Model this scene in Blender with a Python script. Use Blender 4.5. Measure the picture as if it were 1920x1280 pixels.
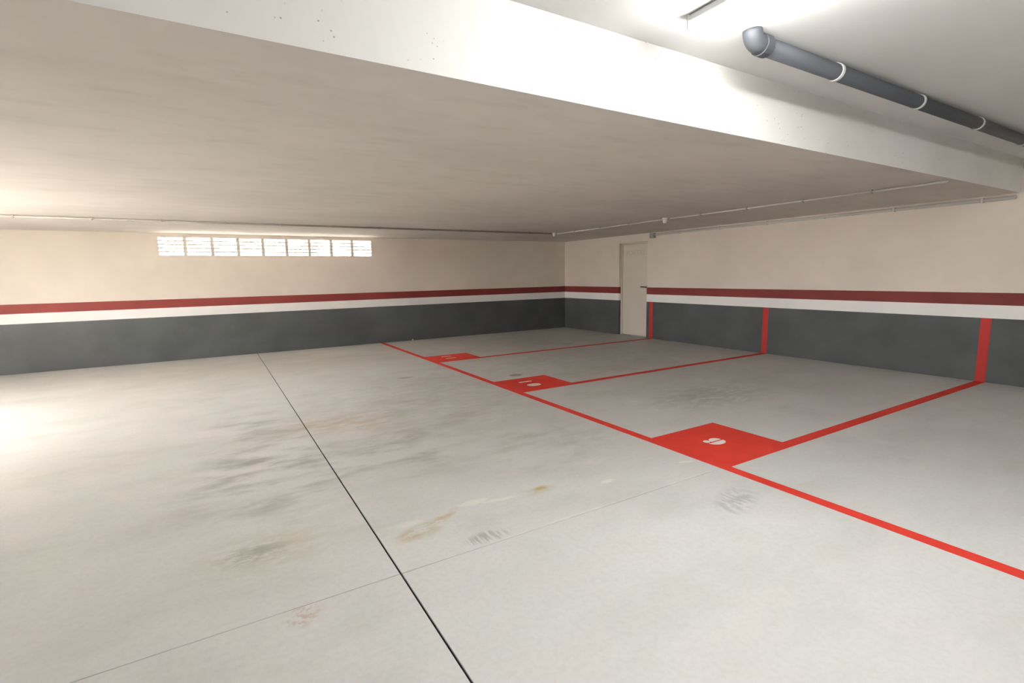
import bpy, bmesh, math, random
from mathutils import Vector, Matrix
random.seed(7)
for o in list(bpy.data.objects): bpy.data.objects.remove(o)
scene = bpy.context.scene
COL = scene.collection
S = 0.9                      # survey units -> metres

# ------------------------------------------------------------------ camera
FPX, PITCH, ROLL, YAW, EYE = 935.79, 7.574, -1.043, 30.855, 1.55
a, t, r = (math.radians(v) for v in (YAW, PITCH, ROLL))
F = Vector((math.sin(a)*math.cos(t), math.cos(a)*math.cos(t), -math.sin(t)))
R = Vector((math.cos(a), -math.sin(a), 0)); U = R.cross(F)
R2 = R*math.cos(r)+U*math.sin(r); U2 = -R*math.sin(r)+U*math.cos(r)
cam = bpy.data.objects.new('camera', bpy.data.cameras.new('camera'))
COL.objects.link(cam)
m = Matrix((R2, U2, -F)).transposed().to_4x4(); m.translation = Vector((0, 0, EYE*S))
cam.matrix_world = m
cam.data.sensor_fit = 'HORIZONTAL'; cam.data.sensor_width = 36
cam.data.lens = FPX/1920*36
cam.data.clip_start = 0.02; cam.data.clip_end = 200
scene.camera = cam

# ------------------------------------------------------------------ world, sun, exposure
W = bpy.data.worlds.new('sky'); scene.world = W; W.use_nodes = True
bg = W.node_tree.nodes['Background']
bg.inputs[0].default_value = (0.98, 0.98, 1.0, 1); bg.inputs[1].default_value = 42.0
sun = bpy.data.objects.new('sun', bpy.data.lights.new('sun', 'SUN')); COL.objects.link(sun)
sun.data.energy = 230; sun.data.color = (1, .95, .87); sun.data.angle = math.radians(1)
sun.rotation_euler = Vector((0.75, 0.18, -1.0)).to_track_quat('-Z', 'Y').to_euler()
vs = scene.view_settings
vs.view_transform = 'Standard'; vs.look = 'None'; vs.gamma = 1; vs.use_curve_mapping = False
vs.exposure = 0.27
LAMP = 110.0                  # emission of the fluorescent diffusers

# ------------------------------------------------------------------ survey (units, x along back wall, y towards it)
X0, Y0, ZC, ZU, YB = 8.855, 11.755, 2.466, 2.879, 2.2515
XL, YF = -5.2, -9.0
Z1, Z2, Z3 = 1.204, 1.0416, 0.866
D0, D1, DZ, DD = 8.548, 9.495, 2.28, 0.10      # door opening
XLN0, XLN1 = 3.353, 3.448                       # aisle line
XM = 4.335
VX1, VP, VW, VN, VZ0, VZ1 = 3.268, 0.457, 0.404, 9, 2.045, 2.395   # vents

# ------------------------------------------------------------------ helpers
def lin(c): return tuple((v/12.92 if v <= .04045 else ((v+.055)/1.055)**2.4) for v in c)
def mesh_from(bm, name):
    bmesh.ops.recalc_face_normals(bm, faces=bm.faces)
    me = bpy.data.meshes.new(name); bm.to_mesh(me); bm.free(); return me
def obj(name, bm, mat, parent=None, smooth=False, origin=None):
    """bm is in metres and world space; origin moves the pivot there"""
    if origin is None: origin = parent_origin(parent)
    bmesh.ops.translate(bm, verts=bm.verts, vec=-Vector(origin))
    me = mesh_from(bm, name)
    for mm in (mat if isinstance(mat, (list, tuple)) else [mat]): me.materials.append(mm)
    if smooth:
        for p in me.polygons: p.use_smooth = True
    o = bpy.data.objects.new(name, me); COL.objects.link(o)
    if parent:
        o.parent = parent; o.location = Vector(origin)-parent_origin(parent)
    else: o.location = origin
    o['_org'] = list(origin)
    return o
def parent_origin(p): return Vector(p['_org']) if p else Vector((0, 0, 0))
def thing(name, label, cat, loc, group=None):
    o = bpy.data.objects.new(name, None); COL.objects.link(o)
    o.empty_display_size = .1
    o.location = Vector(loc)*S; o['_org'] = list(Vector(loc)*S)
    tag(o, label, cat, group); return o
def tag(o, label, cat=None, group=None):
    o['label'] = label
    if cat: o['category'] = cat
    if group: o['group'] = group
    return o
def struct(o, label=None, cat=None):
    o['kind'] = 'structure'
    if label: o['label'] = label
    if cat: o['category'] = cat
    return o
def box(bm, x0, x1, y0, y1, z0, z1, bev=0, seg=2):
    g = bmesh.ops.create_cube(bm, size=1)
    vs_ = g['verts']
    for v in vs_:
        v.co = Vector((x0+(v.co.x+.5)*(x1-x0), y0+(v.co.y+.5)*(y1-y0), z0+(v.co.z+.5)*(z1-z0)))*S
    if bev:
        es = list({e for v in vs_ for e in v.link_edges})
        bmesh.ops.bevel(bm, geom=es, offset=bev*S, segments=seg, profile=.5, affect='EDGES')
    return bm
def B(*a_, **k): return box(bmesh.new(), *a_, **k)
def ring_tube(bm, pts, rad, n=14, cap=True, radii=None):
    """tube through points (survey units)"""
    pts = [Vector(p) for p in pts]; rings = []
    up = None
    for i, p in enumerate(pts):
        d = (pts[min(i+1, len(pts)-1)]-pts[max(i-1, 0)]).normalized()
        if up is None:
            up = Vector((0, 0, 1)) if abs(d.z) < .9 else Vector((0, 1, 0))
        s = d.cross(up).normalized(); up = s.cross(d).normalized()
        rr = radii[i] if radii else rad
        rings.append([bm.verts.new((p+(s*math.cos(2*math.pi*k/n)+up*math.sin(2*math.pi*k/n))*rr)*S) for k in range(n)])
    for A, Bq in zip(rings, rings[1:]):
        for k in range(n): bm.faces.new((A[k], A[(k+1) % n], Bq[(k+1) % n], Bq[k]))
    if cap: bm.faces.new(rings[0]); bm.faces.new(rings[-1])
    return bm
def T(pts, rad, **k): return ring_tube(bmesh.new(), pts, rad, **k)
def lathe(c, prof, n=24):
    """profile [(radius, dz)] round a vertical axis at c"""
    bm = bmesh.new(); c = Vector(c); rings = []
    for rr, dz in prof:
        rings.append([bm.verts.new((c+Vector((rr*math.cos(2*math.pi*k/n), rr*math.sin(2*math.pi*k/n), dz)))*S) for k in range(n)])
    for A, Bq in zip(rings, rings[1:]):
        for k in range(n): bm.faces.new((A[k], A[(k+1) % n], Bq[(k+1) % n], Bq[k]))
    bm.faces.new(rings[0]); bm.faces.new(rings[-1]); return bm
def plate(bm, poly, z0, z1):
    """flat prism from a polygon of (x,y)"""
    lo = [bm.verts.new(Vector((x, y, z0))*S) for x, y in poly]; hi = [bm.verts.new(Vector((x, y, z1))*S) for x, y in poly]
    bm.faces.new(lo[::-1]); bm.faces.new(hi)
    n = len(poly)
    for i in range(n): bm.faces.new((lo[i], lo[(i+1) % n], hi[(i+1) % n], hi[i]))
    return bm

# ------------------------------------------------------------------ materials
class NT:
    def __init__(s, name):
        s.m = bpy.data.materials.new(name); s.m.use_nodes = True
        s.t = s.m.node_tree; s.n = s.t.nodes; s.b = s.n['Principled BSDF']
        s.pos = s.n.new('ShaderNodeNewGeometry').outputs['Position']
    def link(s, a_, b_): s.t.links.new(a_, b_)
    def val(s, sock, v):
        if hasattr(v, 'is_output'): s.link(v, sock)
        else: sock.default_value = v
    def math(s, op, a_, b_=0.0, c_=0.0, clamp=False):
        n = s.n.new('ShaderNodeMath'); n.operation = op; n.use_clamp = clamp
        for i, v in enumerate((a_, b_, c_)): s.val(n.inputs[i], v)
        return n.outputs[0]
    def noise(s, scale, detail=4, rough=.55, stretch=(1, 1, 1), off=(0, 0, 0), vec=None, dist=0.0):
        mp = s.n.new('ShaderNodeMapping'); s.link(vec or s.pos, mp.inputs[0])
        mp.inputs['Scale'].default_value = stretch; mp.inputs['Location'].default_value = off
        n = s.n.new('ShaderNodeTexNoise'); s.link(mp.outputs[0], n.inputs['Vector'])
        n.inputs['Scale'].default_value = scale; n.inputs['Detail'].default_value = detail
        n.inputs['Roughness'].default_value = rough; n.inputs['Distortion'].default_value = dist
        return n.outputs['Fac']
    def remap(s, v, a0, a1, b0=0., b1=1., smooth=True):
        n = s.n.new('ShaderNodeMapRange'); n.interpolation_type = 'SMOOTHSTEP' if smooth else 'LINEAR'
        s.val(n.inputs[0], v)
        for i, q in enumerate((a0, a1, b0, b1)): n.inputs[1+i].default_value = q
        return n.outputs[0]
    def mix(s, fac, c0, c1, mode='MIX'):
        n = s.n.new('ShaderNodeMix'); n.data_type = 'RGBA'; n.blend_type = mode
        s.val(n.inputs[0], fac)
        for i, c in ((6, c0), (7, c1)):
            if hasattr(c, 'is_output'): s.link(c, n.inputs[i])
            else: n.inputs[i].default_value = (*c[:3], 1)
        return n.outputs[2]
    def ellipse(s, cx, cy, rx, ry, rot=0.0, soft=.6):
        """1 inside an ellipse on the floor, soft edge"""
        mp = s.n.new('ShaderNodeMapping'); mp.vector_type = 'TEXTURE'
        s.link(s.pos, mp.inputs[0])
        mp.inputs['Location'].default_value = (cx*S, cy*S, 0); mp.inputs['Rotation'].default_value = (0, 0, math.radians(rot))
        mp.inputs['Scale'].default_value = (rx*S, ry*S, 1000)
        ln = s.n.new('ShaderNodeVectorMath'); ln.operation = 'LENGTH'; s.link(mp.outputs[0], ln.inputs[0])
        return s.remap(ln.outputs['Value'], 1.0-soft, 1.0+soft, 1, 0)
    def bump(s, h, strength=.2, dist=.01):
        n = s.n.new('ShaderNodeBump'); n.inputs['Strength'].default_value = strength; n.inputs['Distance'].default_value = dist
        s.link(h, n.inputs['Height']); s.link(n.outputs[0], s.b.inputs['Normal'])
    def out(s, col, rough=.6, spec=.3, metal=0.):
        s.val(s.b.inputs['Base Color'], col if hasattr(col, 'is_output') else (*col[:3], 1))
        s.val(s.b.inputs['Roughness'], rough); s.b.inputs['Specular IOR Level'].default_value = spec
        s.b.inputs['Metallic'].default_value = metal
        return s.m

def painted(name, col, var=.06, scale=1.2, rough=.75, spec=.2, bump=0, grime=0.0):
    k = NT(name)
    n = k.noise(scale, 3, .6)
    c = k.mix(k.remap(n, .3, .7), tuple(v*(1-var) for v in col), tuple(min(1, v*(1+var)) for v in col))
    if grime:
        g = k.remap(k.noise(3.5, 6, .65, off=(9, 3, 1)), .58, .78, 0, grime)
        c = k.mix(g, c, tuple(v*.6 for v in col))
    return k.out(c, rough, spec)

MAT = {}
MAT['wall'] = painted('cream_wall_paint', (.76, .68, .60), .05, .9)
MAT['white'] = painted('white_wall_paint', (.90, .88, .85), .03)
MAT['red'] = painted('dark_red_wall_paint', (.19, .035, .030), .08, rough=.6)
MAT['dado'] = painted('anthracite_wall_paint', (.080, .087, .088), .12, 1.5, rough=.55, grime=.25)
def ceiling_mat():
    k = NT('lower_ceiling_plaster')
    n = k.noise(.55, 5, .6, stretch=(1, 1.7, 1)); n2 = k.noise(2.4, 5, .6, off=(3, 8, 2), stretch=(1, 2.5, 1))
    c = k.mix(k.remap(n, .32, .68), (.655, .605, .55), (.735, .675, .62))
    c = k.mix(k.remap(n2, .5, .75, 0, .35), c, (.53, .50, .44))
    return k.out(c, .85, .15)
MAT['ceil'] = ceiling_mat()
def beam_mat():
    k = NT('white_beam_paint')
    c = k.mix(k.remap(k.noise(1.1, 4), .35, .65), (.80, .785, .75), (.86, .845, .815))
    vo = k.n.new('ShaderNodeTexVoronoi'); vo.inputs['Scale'].default_value = 32
    k.link(k.pos, vo.inputs['Vector'])
    pit = k.math('MULTIPLY', k.remap(vo.outputs['Distance'], .06, .15, 1, 0), k.remap(k.noise(5, 3, off=(4, 4, 4)), .52, .6))
    c = k.mix(k.math('MULTIPLY', pit, .7), c, (.2, .19, .17))
    return k.out(c, .7, .2)
MAT['beam'] = beam_mat()
MAT['upper'] = painted('white_upper_ceiling_paint', (.80, .79, .77), .03)

def floor_mat(x0, x1, y0, y1):
    """concrete of one slab, with the stains that lie on it and dim far light painted in"""
    k = NT('polished_concrete')
    big = k.noise(.45, 3, .6); mid = k.noise(1.5, 4, .62, stretch=(.6, 1.3, 1), off=(5, 2, 0))
    strk = k.noise(3.2, 3, .6, stretch=(.35, 1.6, 1), off=(1, 7, 0)); fine = k.noise(38, 3, .7)
    c = k.mix(k.remap(big, .3, .7), (.545, .55, .535), (.63, .635, .62))
    c = k.mix(k.remap(mid, .45, .72, 0, .6), c, (.47, .47, .445))
    c = k.mix(k.remap(strk, .55, .75, 0, .35), c, (.63, .63, .61))
    tint = k.noise(2.3, 4, .6, off=(11, 4, 0))
    c = k.mix(k.remap(tint, .42, .62, 0, .45), c, (.61, .58, .56))
    c = k.mix(k.remap(tint, .52, .34, 0, .40), c, (.55, .57, .53))
    c = k.mix(k.remap(fine, .35, .75, 0, .16), c, (.34, .335, .31))
    wob = k.noise(9, 4, .7, stretch=(.6, 1.3, 1), off=(2, 2, 0)); wob2 = k.noise(26, 3, .6, off=(6, 1, 0))
    def stain_or_dim(q, col, s_, lo=.35, hi=.6, w=None):
        nonlocal c
        rr = max(q[2], q[3])*1.6
        if q[0]+rr < x0 or q[0]-rr > x1 or q[1]+rr < y0 or q[1]-rr > y1: return
        e = k.ellipse(*q)
        f = k.math('MULTIPLY', e, k.remap(w or wob, lo, hi, 0, s_))
        c = k.mix(f, c, col)
    OCH, TAN, WHT, DRK, PNK = (.47, .34, .14), (.43, .36, .22), (.70, .69, .62), (.24, .235, .20), (.50, .38, .27)
    stain_or_dim((1.16, 2.86, .13, .035, 30), OCH, .75)
    stain_or_dim((1.02, 2.79, .13, .075, 25), TAN, .65)
    stain_or_dim((.90, 2.77, .08, .06, 20), TAN, .6)
    stain_or_dim((.93, 2.91, .13, .035, -8), WHT, .6)
    stain_or_dim((1.43, 2.955, .11, .035, 0, .3), WHT, .8, .2, .45)
    stain_or_dim((1.62, 2.895, .13, .02, -8, .4), WHT, .8, .25, .5)
    stain_or_dim((1.945, 2.892, .05, .026, 10, .7), OCH, 1, .2, .45)
    stain_or_dim((1.90, 2.87, .14, .05, 0), TAN, .4)
    stain_or_dim((1.30, 2.50, .13, .06, 0, .5), DRK, .55, .45, .58, k.noise(30, 3, .5, stretch=(1, .12, 1)))
    stain_or_dim((.24, 2.34, .07, .07, 0), (.42, .25, .17), .55, .45, .6, wob2)
    stain_or_dim((.15, 3.05, .35, .25, 0), TAN, .35)
    stain_or_dim((1.05, 5.42, .55, .28, -12, .7), PNK, .6)
    smd = k.noise(3.4, 4, .62, stretch=(.55, 1.25, 1), off=(7.3, 2.2, 0))
    stain_or_dim((.30, 4.25, .55, .75, 0, .7), DRK, .72, .40, .70, smd)
    stain_or_dim((.30, 5.6, .45, 1.1, 0, .7), DRK, .55, .42, .70, smd)
    stain_or_dim((1.30, 4.25, .45, .6, 20, .7), DRK, .55, .42, .70, smd)
    stain_or_dim((1.9, 5.2, .9, .9, 20, .7), DRK, .35, .45, .72, smd)
    stain_or_dim((2.6, 3.7, .7, .5, 20, .7), DRK, .40, .42, .70, smd)
    stain_or_dim((.1, 3.05, .16, .10, 0, .6), DRK, .55, .40, .62)
    stain_or_dim((2.474, 7.39, .11, .07, 0, .5), DRK, .55, .2, .45)
    stain_or_dim((3.975, 6.555, .11, .085, 0, .25), (.19, .20, .18), .75, .1, .4)
    stain_or_dim((6.78, 8.9, .14, .1, 0, .4), DRK, .6, .1, .4)
    stain_or_dim((4.26, 4.28, .12, .08, 0, .5), WHT, .7)
    stain_or_dim((5.3, 4.0, .8, .4, 0, .7), DRK, .35)
    stain_or_dim((2.95, 2.0, .22, .10, 20, .6), (.30, .31, .31), .65, .4, .6, k.noise(24, 4, .6, stretch=(1, .4, 1)))
    stain_or_dim((2.44, 2.72, .06, .025, 0, .5), WHT, .8, .2, .45)
    stain_or_dim((3.24, 2.66, .07, .02, -20, .5), WHT, .9, .2, .45)
    stain_or_dim((2.3, 3.0, .6, .3, 0, .8), WHT, .35, .60, .70, wob2)
    stain_or_dim((2.2, 6.2, 1.4, 1.5, 0, .7), (.38, .33, .28), .35, .35, .7)
    # thin pale scuff beside the cross joint, dim warm light of the far bays painted in
    stain_or_dim((2.35, 2.425, .9, .014, 0, .6), WHT, .6, .45, .6)
    stain_or_dim((6.3, 7.6, 2.3, 3.2, 0, .8), (.36, .345, .29), .38, .25, .7)
    rg = k.remap(k.noise(2.2, 5, .6, off=(8, 8, 0)), .3, .7, .52, .72)
    return k.out(c, rg, .28)
MAT['joint'] = painted('dark_joint_filler', (.035, .035, .037), .3, 20, .95, .05)
MAT['hairline'] = painted('grey_hairline_joint_filler', (.37, .37, .36), .35, 2.2, .95, .05)
def line_mat():
    k = NT('red_floor_paint')
    c = k.mix(k.remap(k.noise(2.0, 5, .6), .3, .7), (.58, .036, .024), (.67, .052, .034))
    c = k.mix(k.remap(k.noise(14, 5, .7, off=(3, 0, 0)), .66, .8, 0, .35), c, (.62, .30, .24))
    return k.out(c, .66, .2)
MAT['line'] = line_mat()
MAT['linewall'] = painted('red_wall_mark_paint', (.45, .045, .04), .08)
MAT['digit'] = painted('white_stencil_paint', (.80, .76, .70), .06, 8, bump=.03)
MAT['door'] = painted('beige_door_enamel', (.66, .60, .52), .03, .8, .5, .3, .02)
MAT['doortext'] = painted('faint_door_lettering', (.55, .495, .42), .05, 4, .5, .3, .02)
MAT['jamb'] = painted('beige_door_frame_enamel', (.66, .60, .53), .03, .8, .5, .3, .02)
MAT['black'] = painted('black_handle_plastic', (.010, .010, .010), .1, rough=.65, spec=.15, bump=0)
MAT['pvc'] = painted('grey_pvc', (.062, .066, .074), .05, 3, .5, .3, .02)
MAT['conduit'] = painted('pale_grey_conduit', (.60, .575, .53), .03, rough=.45, spec=.4, bump=0)
MAT['conduit2'] = painted('taupe_conduit', (.34, .31, .27), .03, rough=.5, spec=.3, bump=0)
MAT['plastic'] = painted('white_plastic', (.84, .83, .79), .02, rough=.35, spec=.5, bump=0)
MAT['boxgrey'] = painted('grey_junction_plastic', (.30, .29, .26), .04, rough=.5, bump=0)
MAT['concrete'] = painted('precast_vent_concrete', (.60, .55, .48), .06, 4)
MAT['paving'] = painted('pale_outdoor_paving', (.80, .77, .71), .06, 1)
MAT['ground'] = painted('sunlit_outdoor_paving', (.62, .58, .52), .08, 1)
MAT['plaster'] = painted('plaster_crumb', (.7, .69, .66), .1, 20)
def lamp_mat():
    k = NT('lit_diffuser'); e = k.b
    e.inputs['Base Color'].default_value = (.9, .9, .9, 1)
    e.inputs['Emission Color'].default_value = (.985, .99, .975, 1); e.inputs['Emission Strength'].default_value = LAMP
    return k.m
MAT['lamp'] = lamp_mat()
MAT['housing'] = painted('light_grey_lamp_housing', (.62, .62, .62), .02, rough=.4, bump=0)

# ------------------------------------------------------------------ floor: four cast slabs over a joint bed
XJ, YJ = 0.7356, 2.4145
WT = .2                                            # wall thickness
fl = obj('floor', B(XL-WT, X0+WT, YF-WT, Y0+WT, -.25, -.012), MAT['joint'], origin=(0, 0, -.012*S))
struct(fl, 'light grey polished concrete floor with sawn joints', 'floor')
G1, G2 = .0055, .0020
for (xa, xb) in ((XL-WT, XJ-G1), (XJ+G1, X0+WT)):
    for (ya, yb_) in ((YF-WT, YJ-G2), (YJ+G2, Y0+WT)):
        obj('floor_slab', B(xa, xb, ya, yb_, -.012, 0, bev=.0016, seg=1), floor_mat(xa, xb, ya, yb_), fl)
for (xa, xb) in ((XL-WT, XJ-G1), (XJ+G1, X0+WT)):
    obj('joint_filler', B(xa, xb, YJ-G2, YJ+G2, -.0115, -.0006), MAT['hairline'], fl)

# ------------------------------------------------------------------ ceilings
bm = B(XL-WT, X0+WT, YB, Y0+WT, ZC, ZU+.35)
cl = obj('ceiling', bm, [MAT['ceil'], MAT['beam']], origin=(0, YB*S, ZC*S))
for p in cl.data.polygons:
    if p.normal.y < -.9: p.material_index = 1
struct(cl, 'low off-white plastered ceiling with a white stepped front edge', 'ceiling')
c2 = obj('ceiling', B(XL-WT, X0+WT, YF-WT, YB-.0005, ZU, ZU+.35), MAT['upper'], origin=(0, YB*S, ZU*S))
struct(c2, 'raised white ceiling in front of the low ceiling', 'ceiling')

# ------------------------------------------------------------------ walls with painted bands
E_ = .002
def bands_y(wall, x0, x1, yin, sgn):
    """bands on a wall facing -y (sgn=-1) or +y (sgn=1) whose face is at yin"""
    ya, yb_ = sorted((yin, yin+sgn*E_))
    tag(obj('red_stripe', B(x0, x1, ya, yb_, Z2, Z1), MAT['red'], wall), 'dark red painted stripe')
    tag(obj('white_stripe', B(x0, x1, ya, yb_, Z3, Z2), MAT['white'], wall), 'white painted stripe')
    tag(obj('grey_dado', B(x0, x1, ya, yb_, 0.0005, Z3), MAT['dado'], wall), 'anthracite painted lower band')
def bands_x(wall, y0, y1, xin, sgn):
    xa, xb = sorted((xin, xin+sgn*E_))
    tag(obj('red_stripe', B(xa, xb, y0, y1, Z2, Z1), MAT['red'], wall), 'dark red painted stripe')
    tag(obj('white_stripe', B(xa, xb, y0, y1, Z3, Z2), MAT['white'], wall), 'white painted stripe')
    tag(obj('grey_dado', B(xa, xb, y0, y1, 0.0005, Z3), MAT['dado'], wall), 'anthracite painted lower band')

WB = .10
VX0 = VX1-VP*(VN-1)-VW                              # far end of the row of vents
bm = bmesh.new()
box(bm, XL-WT, X0+WT, Y0, Y0+WB, 0, VZ0); box(bm, XL-WT, X0+WT, Y0, Y0+WB, VZ1, ZC)
box(bm, XL-WT, VX0, Y0, Y0+WB, VZ0, VZ1); box(bm, VX1, X0+WT, Y0, Y0+WB, VZ0, VZ1)
wb = struct(obj('wall_back', bm, MAT['wall'], origin=(0, Y0*S, 0)), 'long cream wall with a row of louvred vents under the ceiling', 'wall')
bands_y(wb, XL, X0-E_, Y0, -1)

bm = bmesh.new()
box(bm, X0, X0+WT, YF-WT, D0, 0, ZC); box(bm, X0, X0+WT, D1, Y0, 0, ZC); box(bm, X0, X0+WT, D0, D1, DZ, ZC)
box(bm, X0, X0+WT, YF-WT, YB, ZC, ZU)
wr = struct(obj('wall_right', bm, MAT['wall'], origin=(X0*S, 0, 0)), 'cream wall with the door, striped in red, white and anthracite', 'wall')
DIVS = [(8.345, 8.455), (5.50, 5.61), (2.39, 2.50)]
cuts = [YF, *[v for d in reversed(DIVS) for v in d], D0]
xa, xb = X0-E_, X0
for (y0, y1) in ((YF, D0), (D1, Y0)):
    tag(obj('red_stripe', B(xa, xb, y0, y1, Z2, Z1), MAT['red'], wr), 'dark red painted stripe')
    tag(obj('white_stripe', B(xa, xb, y0, y1, Z3, Z2), MAT['white'], wr), 'white painted stripe')
for y0, y1 in list(zip(cuts[0::2], cuts[1::2]))+[(D1, Y0)]:
    tag(obj('grey_dado', B(xa, xb, y0, y1, .0005, Z3), MAT['dado'], wr), 'anthracite painted lower band')
for y0, y1 in DIVS:
    tag(obj('bay_end_mark', B(xa-.001, xb, y0, y1, .0005, Z3), MAT['linewall'], wr), 'upright red mark where a bay line meets the wall')
# paint carried round into the far reveal of the doorway
for z0, z1, mt, nm in ((Z2, Z1, 'red', 'red_stripe'), (Z3, Z2, 'white', 'white_stripe'), (.0005, Z3, 'dado', 'grey_dado')):
    obj(nm, B(X0, X0+.055, D1-E_, D1, z0, z1), MAT[mt], wr)

OY0, OY1, OZ = 6.3, 7.9, 2.15                      # unseen opening added in the side wall to let in daylight
bm = bmesh.new()
box(bm, XL-WT, XL, YF-WT, OY0, 0, ZU); box(bm, XL-WT, XL, OY1, Y0, 0, ZU); box(bm, XL-WT, XL, OY0, OY1, OZ, ZU)
wl = struct(obj('wall_left', bm, MAT['wall'], origin=(XL*S, 0, 0)), 'cream striped side wall with an unseen opening added for daylight', 'wall')
bands_x(wl, YF, OY0, XL, 1); bands_x(wl, OY1, Y0-E_, XL, 1)
wf = struct(obj('wall_front', B(XL, X0, YF-WT, YF, 0, ZU), MAT['wall'], origin=(0, YF*S, 0)), 'cream striped wall behind the raised ceiling', 'wall')
bands_y(wf, XL+E_, X0-E_, YF, 1)

# ------------------------------------------------------------------ outdoors: paving beyond the vents, unseen ground added at the side opening
gd = obj('ground', B(-30, 40, Y0+WB+.001, Y0+45, 1.5, 2.02), MAT['paving'], origin=(0, (Y0+1)*S, 2.0*S))
struct(gd, 'sunlit pale paving outside the vents', 'ground')

gd = obj('ground', B(-45, XL-WT-.001, -20, Y0+WT, -.4, -.02), MAT['ground'], origin=((XL-2)*S, 5*S, 0))
struct(gd, 'sunlit pale ground added outside the unseen side opening to bounce light in', 'ground')

# ------------------------------------------------------------------ door
door = bpy.data.objects.new('door_1', None); COL.objects.link(door)
door.location = (X0*S, (D0+D1)/2*S, 0); door['_org'] = list(door.location)
struct(door, 'plain beige metal door with a black lever handle', 'door')
XD = X0+DD
FW = .028
bm = bmesh.new()
box(bm, XD-.012, XD+.05, D0, D0+FW, 0, DZ); box(bm, XD-.012, XD+.05, D1-FW, D1, 0, DZ); box(bm, XD-.012, XD+.05, D0+FW, D1-FW, DZ-FW, DZ)
obj('door_frame', bm, MAT['jamb'], door)
leaf = obj('door_leaf', B(XD, XD+.045, D0+FW+.004, D1-FW-.004, .012, DZ-FW-.004, bev=.003, seg=1), MAT['door'], door)
obj('threshold', B(XD-.012, XD+.09, D0+FW, D1-FW, .0005, .010), MAT['boxgrey'], door)
obj('backing_wall', B(XD+.06, X0+WT, D0, D1, 0, DZ), MAT['jamb'], door)
HY, HZ = D0+FW+.05, 1.206
tag(obj('handle_plate', B(XD-.009, XD+.001, HY-.02, HY+.02, HZ-.15, HZ+.045, bev=.006), MAT['black'], leaf), 'black handle plate')
bm = T([(XD, HY, HZ), (XD-.05, HY, HZ), (XD-.062, HY+.012, HZ), (XD-.064, HY+.05, HZ+.003), (XD-.064, HY+.16, HZ+.006)], .0125, n=10)
tag(obj('lever_handle', bm, MAT['black'], leaf, smooth=True), 'black lever handle')
cu = bpy.data.curves.new('lettering', 'FONT'); cu.body = 'PORTAL'; cu.size = .172*S; cu.extrude = .0006; cu.space_character = 1.12
to = bpy.data.objects.new('tmp_text', cu); COL.objects.link(to)
bpy.context.view_layer.update()
me = bpy.data.meshes.new_from_object(to.evaluated_get(bpy.context.evaluated_depsgraph_get()))
bpy.data.objects.remove(to)
me.name = 'lettering'; me.materials.clear(); me.materials.append(MAT['doortext'])
wx = max(v.co.x for v in me.vertices); sc = .63*S/wx
for v in me.vertices:                                # reads from far jamb to near jamb, facing -x
    lx, ly, lz = v.co.x*sc, v.co.y, v.co.z
    v.co = Vector((-lz, -lx, ly))
lt = bpy.data.objects.new('lettering', me); COL.objects.link(lt); lt.parent = leaf
lt.location = Vector(((XD-.0005)*S, 9.345*S, 1.974*S))-Vector(leaf['_org'])
tag(lt, 'faint grey lettering')

# ------------------------------------------------------------------ vents
ORD = ['end one nearest the corner', 'second from the corner end', 'third from the corner end', 'fourth from the corner end',
       'fifth from the corner end', 'sixth from the corner end', 'seventh from the corner end', 'eighth from the corner end', 'ninth from the corner end']
def vent(i):
    x1 = VX1-VP*i; x0 = x1-VW
    if i == VN-1: xa_ = x0
    else: xa_ = x0-(VP-VW)/2
    xb_ = x1 if i == 0 else x1+(VP-VW)/2
    v = thing('vent_block', 'louvred concrete vent block with bright daylight, '+ORD[i]+' of the row', 'vent', ((x0+x1)/2, Y0, VZ0), 'louvred vents under the ceiling')
    bm_ = bmesh.new(); ya, yb_ = Y0+.012, Y0+.075; th = .012
    box(bm_, xa_, x0+th*.3, ya, yb_, VZ0, VZ1); box(bm_, x1-th*.3, xb_, ya, yb_, VZ0, VZ1)
    box(bm_, x0+th*.3, x1-th*.3, ya, yb_, VZ0, VZ0+.006); box(bm_, x0+th*.3, x1-th*.3, ya, yb_, VZ1-.006, VZ1)
    obj('frame', bm_, MAT['concrete'], v)
    for j in range(4):
        zc_ = VZ0+(VZ1-VZ0)*(j+1)/5
        bm_ = B(x0+th*.3, x1-th*.3, ya+.004, yb_-.012, zc_-.012, zc_+.012)
        bmesh.ops.rotate(bm_, verts=bm_.verts, cent=Vector((0, (ya+yb_)/2, zc_))*S, matrix=Matrix.Rotation(math.radians(-4), 3, 'X'))
        obj('louvre_blade', bm_, MAT['concrete'], v)
for i in range(VN): vent(i)
def portal(name, loc, sx, sy, rot):                # sampling portals: they guide sky rays and give no light of their own
    pl = bpy.data.lights.new(name, 'AREA'); pl.shape = 'RECTANGLE'; pl.size = sx*S; pl.size_y = sy*S; pl.cycles.is_portal = True
    po = bpy.data.objects.new(name, pl); COL.objects.link(po); po.location = Vector(loc)*S; po.rotation_euler = rot
portal('vent_portal', ((VX0+VX1)/2, Y0+WB-.005, (VZ0+VZ1)/2), VX1-VX0, VZ1-VZ0, (math.radians(-90), 0, 0))
portal('added_opening_portal', (XL-WT+.01, (OY0+OY1)/2, OZ/2), OZ, OY1-OY0, (0, math.radians(-90), 0))

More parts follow.
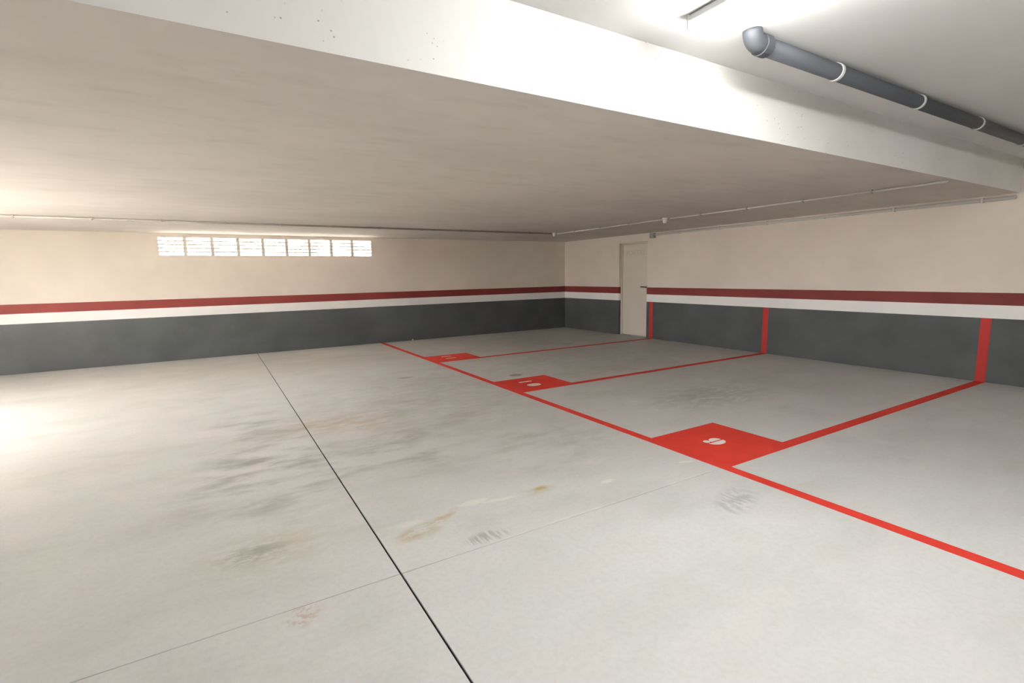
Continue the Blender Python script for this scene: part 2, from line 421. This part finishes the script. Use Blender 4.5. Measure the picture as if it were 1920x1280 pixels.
# ------------------------------------------------------------------ floor paint
PT = .0016
al = obj('aisle_line', B(XLN0, XLN1, YF+.5, Y0-.02, 0, PT), MAT['line'], origin=(XLN0*S, 5*S, 0))
tag(al, 'long straight red line along the open ends of the parking bays', 'floor line')
for (y0, y1), lb in zip(DIVS, ('thin red bay line running from the floor panel eleven to the door',
                              'thin red bay line running from the floor panel ten to the wall',
                              'thin red bay line running from the floor panel nine to the wall')):
    tag(obj('bay_line', B(XM, X0-.004, y0, y1, 0, PT), MAT['line'], origin=(XM*S, y0*S, 0)), lb, 'floor line', 'red lines between parking bays')
def arc(cx, cy, rx, ry, a0, a1, n=18):
    return [(cx+rx*math.cos(math.radians(a0+(a1-a0)*i/n)), cy+ry*math.sin(math.radians(a0+(a1-a0)*i/n))) for i in range(n+1)]
def glyph(ch):
    """polygons in (u right, v up), height 1"""
    if ch == '1':
        return [[(-.10, .0), (.10, .0), (.10, .97), (.07, 1.0), (-.02, 1.0), (-.10, .93)]]
    if ch == '0':
        return [[(q[0]+.042, q[1]) for q in arc(0, .5, .31, .5, -90, 90)], [(q[0]-.042, q[1]) for q in arc(0, .5, .31, .5, 90, 270)]]
    if ch == '9':
        right = [(.045, 0.06), (.03, .0)]+arc(.045, .52, .35, .48, -72, 90)
        left = [(-.05, .30)]+[(-.05, .98)]+arc(-.05, .66, .33, .33, 97, 262)
        ball = arc(-.20, .17, .155, .165, 20, 340)
        return [right, left, ball]
def marker(y0, y1, digits, yc, v0, hgt, pitch, label):
    mk = thing('bay_number_marking', label, 'floor marking', ((XLN1+XM)/2, (y0+y1)/2, 0), 'red numbered panels of the parking bays')
    obj('red_panel', B(XLN1, XM, y0, y1, 0, PT), MAT['line'], mk)
    n = len(digits)
    for i, ch in enumerate(digits):
        yy = yc-(i-(n-1)/2)*pitch
        bm_ = bmesh.new()
        for poly in glyph(ch): plate(bm_, [(v0+v*hgt, yy-u*hgt) for u, v in poly], PT, PT+.0012)
        tag(obj('digit', bm_, MAT['digit'], mk), 'white stencilled digit '+ch)
marker(8.345, 9.11, '11', 8.79, 3.72, .20, .225, 'red floor panel stencilled eleven in white, joined to the bay line at the door')
marker(5.50, 6.305, '10', 5.93, 3.72, .21, .235, 'red floor panel stencilled ten in white, between the other two panels')
marker(2.39, 3.238, '9', 2.847, 3.755, .20, .2, 'red floor panel stencilled with a single white nine')

# ------------------------------------------------------------------ conduits and detectors under the low ceiling
CY, CX, CR = 9.24, 6.755, .016
def clips(parent, pts, ax):
    for (x, y, z) in pts:
        hw = .009; q = CR+.004
        if ax == 'x': bm_ = B(x-hw, x+hw, y-q, y+q, z-q, ZC)
        else: bm_ = B(x-q, x+q, y-hw, y+hw, z-q, ZC)
        obj('clip', bm_, MAT['conduit2'], parent)
zt = ZC-CR-.004
c_ = thing('conduit', 'thin conduit clipped to the low ceiling along the vented wall', 'conduit', (2.5, CY, zt))
tag(obj('tube', T([(XL, CY, zt), (6.60, CY, zt)], CR, n=10), MAT['conduit2'], c_, smooth=True), 'thin taupe tube')
clips(c_, [(1.10-.82*k, CY, zt) for k in range(-6, 7)], 'x')
c_ = thing('conduit', 'thin pale conduit on the low ceiling linking the two small detectors', 'conduit', (CX, 7.5, zt))
obj('tube', T([(CX-.05, CY-.06, zt), (CX, CY-.12, zt), (CX, 6.15, zt)], CR*.8, n=10), MAT['conduit'], c_, smooth=True)
clips(c_, [(CX, y, zt) for y in (8.6, 7.8, 7.0)], 'y')
c_ = thing('conduit', 'thin pale conduit on the low ceiling running from the second detector to the beam', 'conduit', (CX, 4, zt))
obj('tube', T([(CX, 6.02, zt), (CX, YB+.03, zt)], CR*.8, n=10), MAT['conduit'], c_, smooth=True)
clips(c_, [(CX, y, zt) for y in (5.4, 4.6, 3.8, 3.0)], 'y')
def detector(x, y, label, k=1.0):
    d = thing('ceiling_detector', label, 'detector', (x, y, ZC), 'small white detectors under the low ceiling')
    obj('base', lathe((x, y, ZC), [(.060*k, 0), (.062*k, -.012*k), (.060*k, -.030*k), (.05*k, -.032*k)]), MAT['plastic'], d, smooth=False)
    obj('head', lathe((x, y, ZC-.030*k), [(.048*k, 0), (.050*k, -.030*k), (.047*k, -.075*k), (.036*k, -.096*k), (.012*k, -.102*k)]), MAT['plastic'], d, smooth=True)
    obj('sensor_tip', lathe((x, y, ZC-.131*k), [(.012*k, 0), (.011*k, -.008*k), (.006*k, -.012*k)], 12), MAT['boxgrey'], d, smooth=True)
detector(6.665, 9.24, 'small white detector where the ceiling conduits meet near the corner', .60)
detector(6.70, 6.085, 'small white detector on the pale ceiling conduit in front of the door', .70)
# wall conduit with junction box beside the door head
jb = thing('junction_box', 'small grey junction box on the wall above the door head', 'junction box', (X0, 8.36, 2.40))
obj('body', B(X0-.075, X0, 8.295, 8.425, 2.335, 2.450, bev=.008), MAT['boxgrey'], jb)
obj('lid', B(X0-.083, X0-.075, 8.302, 8.418, 2.342, 2.443, bev=.003, seg=1), MAT['boxgrey'], jb)
obj('gland', T([(X0-.035, 8.295, 2.41), (X0-.035, 8.262, 2.41)], .026, n=12), MAT['boxgrey'], jb, smooth=True)
c_ = thing('conduit', 'pale conduit along the top of the door wall starting at the junction box', 'conduit', (X0-.03, 5, 2.41))
obj('tube', T([(X0-.03, 8.262, 2.412), (X0-.03, YB+.03, 2.412)], .024, n=12), MAT['conduit'], c_, smooth=True)
for y in (7.6, 6.6, 5.6, 4.6, 3.6, 2.6): obj('clip', B(X0-.06, X0, y-.012, y+.012, 2.382, 2.442), MAT['conduit'], c_)

# ------------------------------------------------------------------ fluorescent luminaires under the raised ceiling
def luminaire(x, y1, label, ln=1.40):
    y0 = y1-ln
    L = thing('ceiling_lamp', label, 'lamp', (x, (y0+y1)/2, ZU), 'fluorescent lamps under the raised ceiling')
    obj('housing', B(x-.055, x+.055, y0, y1, ZU-.05, ZU-.004, bev=.012), MAT['housing'], L)
    obj('mounting_bracket', B(x-.03, x+.03, y1-.28, y1-.24, ZU-.006, ZU), MAT['housing'], L)
    obj('mounting_bracket', B(x-.03, x+.03, y0+.24, y0+.28, ZU-.006, ZU), MAT['housing'], L)
    bm_ = bmesh.new(); pr = arc(0, 0, .052, .052, 180, 360, 12)
    lo = [bm_.verts.new(Vector((x+u, y0+.015, ZU-.05+v*1.1))*S) for u, v in pr]; hi = [bm_.verts.new(Vector((x+u, y1-.015, ZU-.05+v*1.1))*S) for u, v in pr]
    for i in range(len(pr)-1): bm_.faces.new((lo[i], lo[i+1], hi[i+1], hi[i]))
    bm_.faces.new(lo[::-1]); bm_.faces.new(hi); bm_.faces.new((lo[0], hi[0], hi[-1], lo[-1]))
    obj('diffuser', bm_, MAT['lamp'], L)
    for yy in (y0, y1):
        obj('end_cap', B(x-.058, x+.058, min(yy, yy+(.014 if yy == y0 else -.014)), max(yy, yy+(.014 if yy == y0 else -.014)), ZU-.075, ZU-.004, bev=.003, seg=1), MAT['housing'], L)
luminaire(2.30, 1.92, 'lit fluorescent lamp beside the white beam and the grey pipe')
luminaire(2.30, -2.0, 'lit fluorescent lamp second from the beam in the aisle row')
luminaire(2.30, -5.6, 'lit fluorescent lamp third from the beam in the aisle row')
luminaire(-2.4, -5.6, 'lit fluorescent lamp hung away from the aisle row')

# ------------------------------------------------------------------ grey drain pipe under the raised ceiling
PY, PZ, PR = 1.86, 2.819, .052
px = 2.712
dp = thing('drain_pipe', 'grey plastic drain pipe with an elbow under the raised ceiling beside the beam', 'pipe', (px, PY, ZU))
bend = [(px+.06-.06*math.cos(math.radians(q)), PY, ZU-.06*math.sin(math.radians(q))) for q in range(0, 91, 10)]
obj('elbow', T(bend+[(px+.14, PY, PZ)], PR, n=20), MAT['pvc'], dp, smooth=True)
obj('socket_collar', T([(px+.07, PY, PZ), (px+.13, PY, PZ)], PR+.007, n=18), MAT['pvc'], dp, smooth=False)
obj('pipe_run', T([(px+.12, PY, PZ), (X0, PY, PZ)], PR-.003, n=18), MAT['pvc'], dp, smooth=True)
for x in (3.6, 4.8, 6.0, 7.2, 8.4):
    bm_ = T([(x-.012, PY, PZ), (x+.012, PY, PZ)], PR+.004, n=18); box(bm_, x-.005, x+.005, PY-.005, PY+.005, PZ+PR, ZU)
    obj('hanger', bm_, MAT['housing'], dp)

# ------------------------------------------------------------------ crumb of plaster at the foot of the vented wall
bm = bmesh.new(); bmesh.ops.create_icosphere(bm, subdivisions=2, radius=.02)
for v in bm.verts:
    v.co *= random.uniform(.8, 1.15); v.co.z *= .9
    v.co += Vector((4.157, Y0-.035, .018))*S
zmin = min(v.co.z for v in bm.verts)
bmesh.ops.translate(bm, verts=bm.verts, vec=(0, 0, -zmin))
tag(obj('plaster_crumb', bm, MAT['plaster'], origin=Vector((4.157, Y0-.035, 0))*S), 'tiny white crumb on the floor at the foot of the dark wall band', 'debris')

for o in bpy.data.objects:
    if '_org' in o: del o['_org']
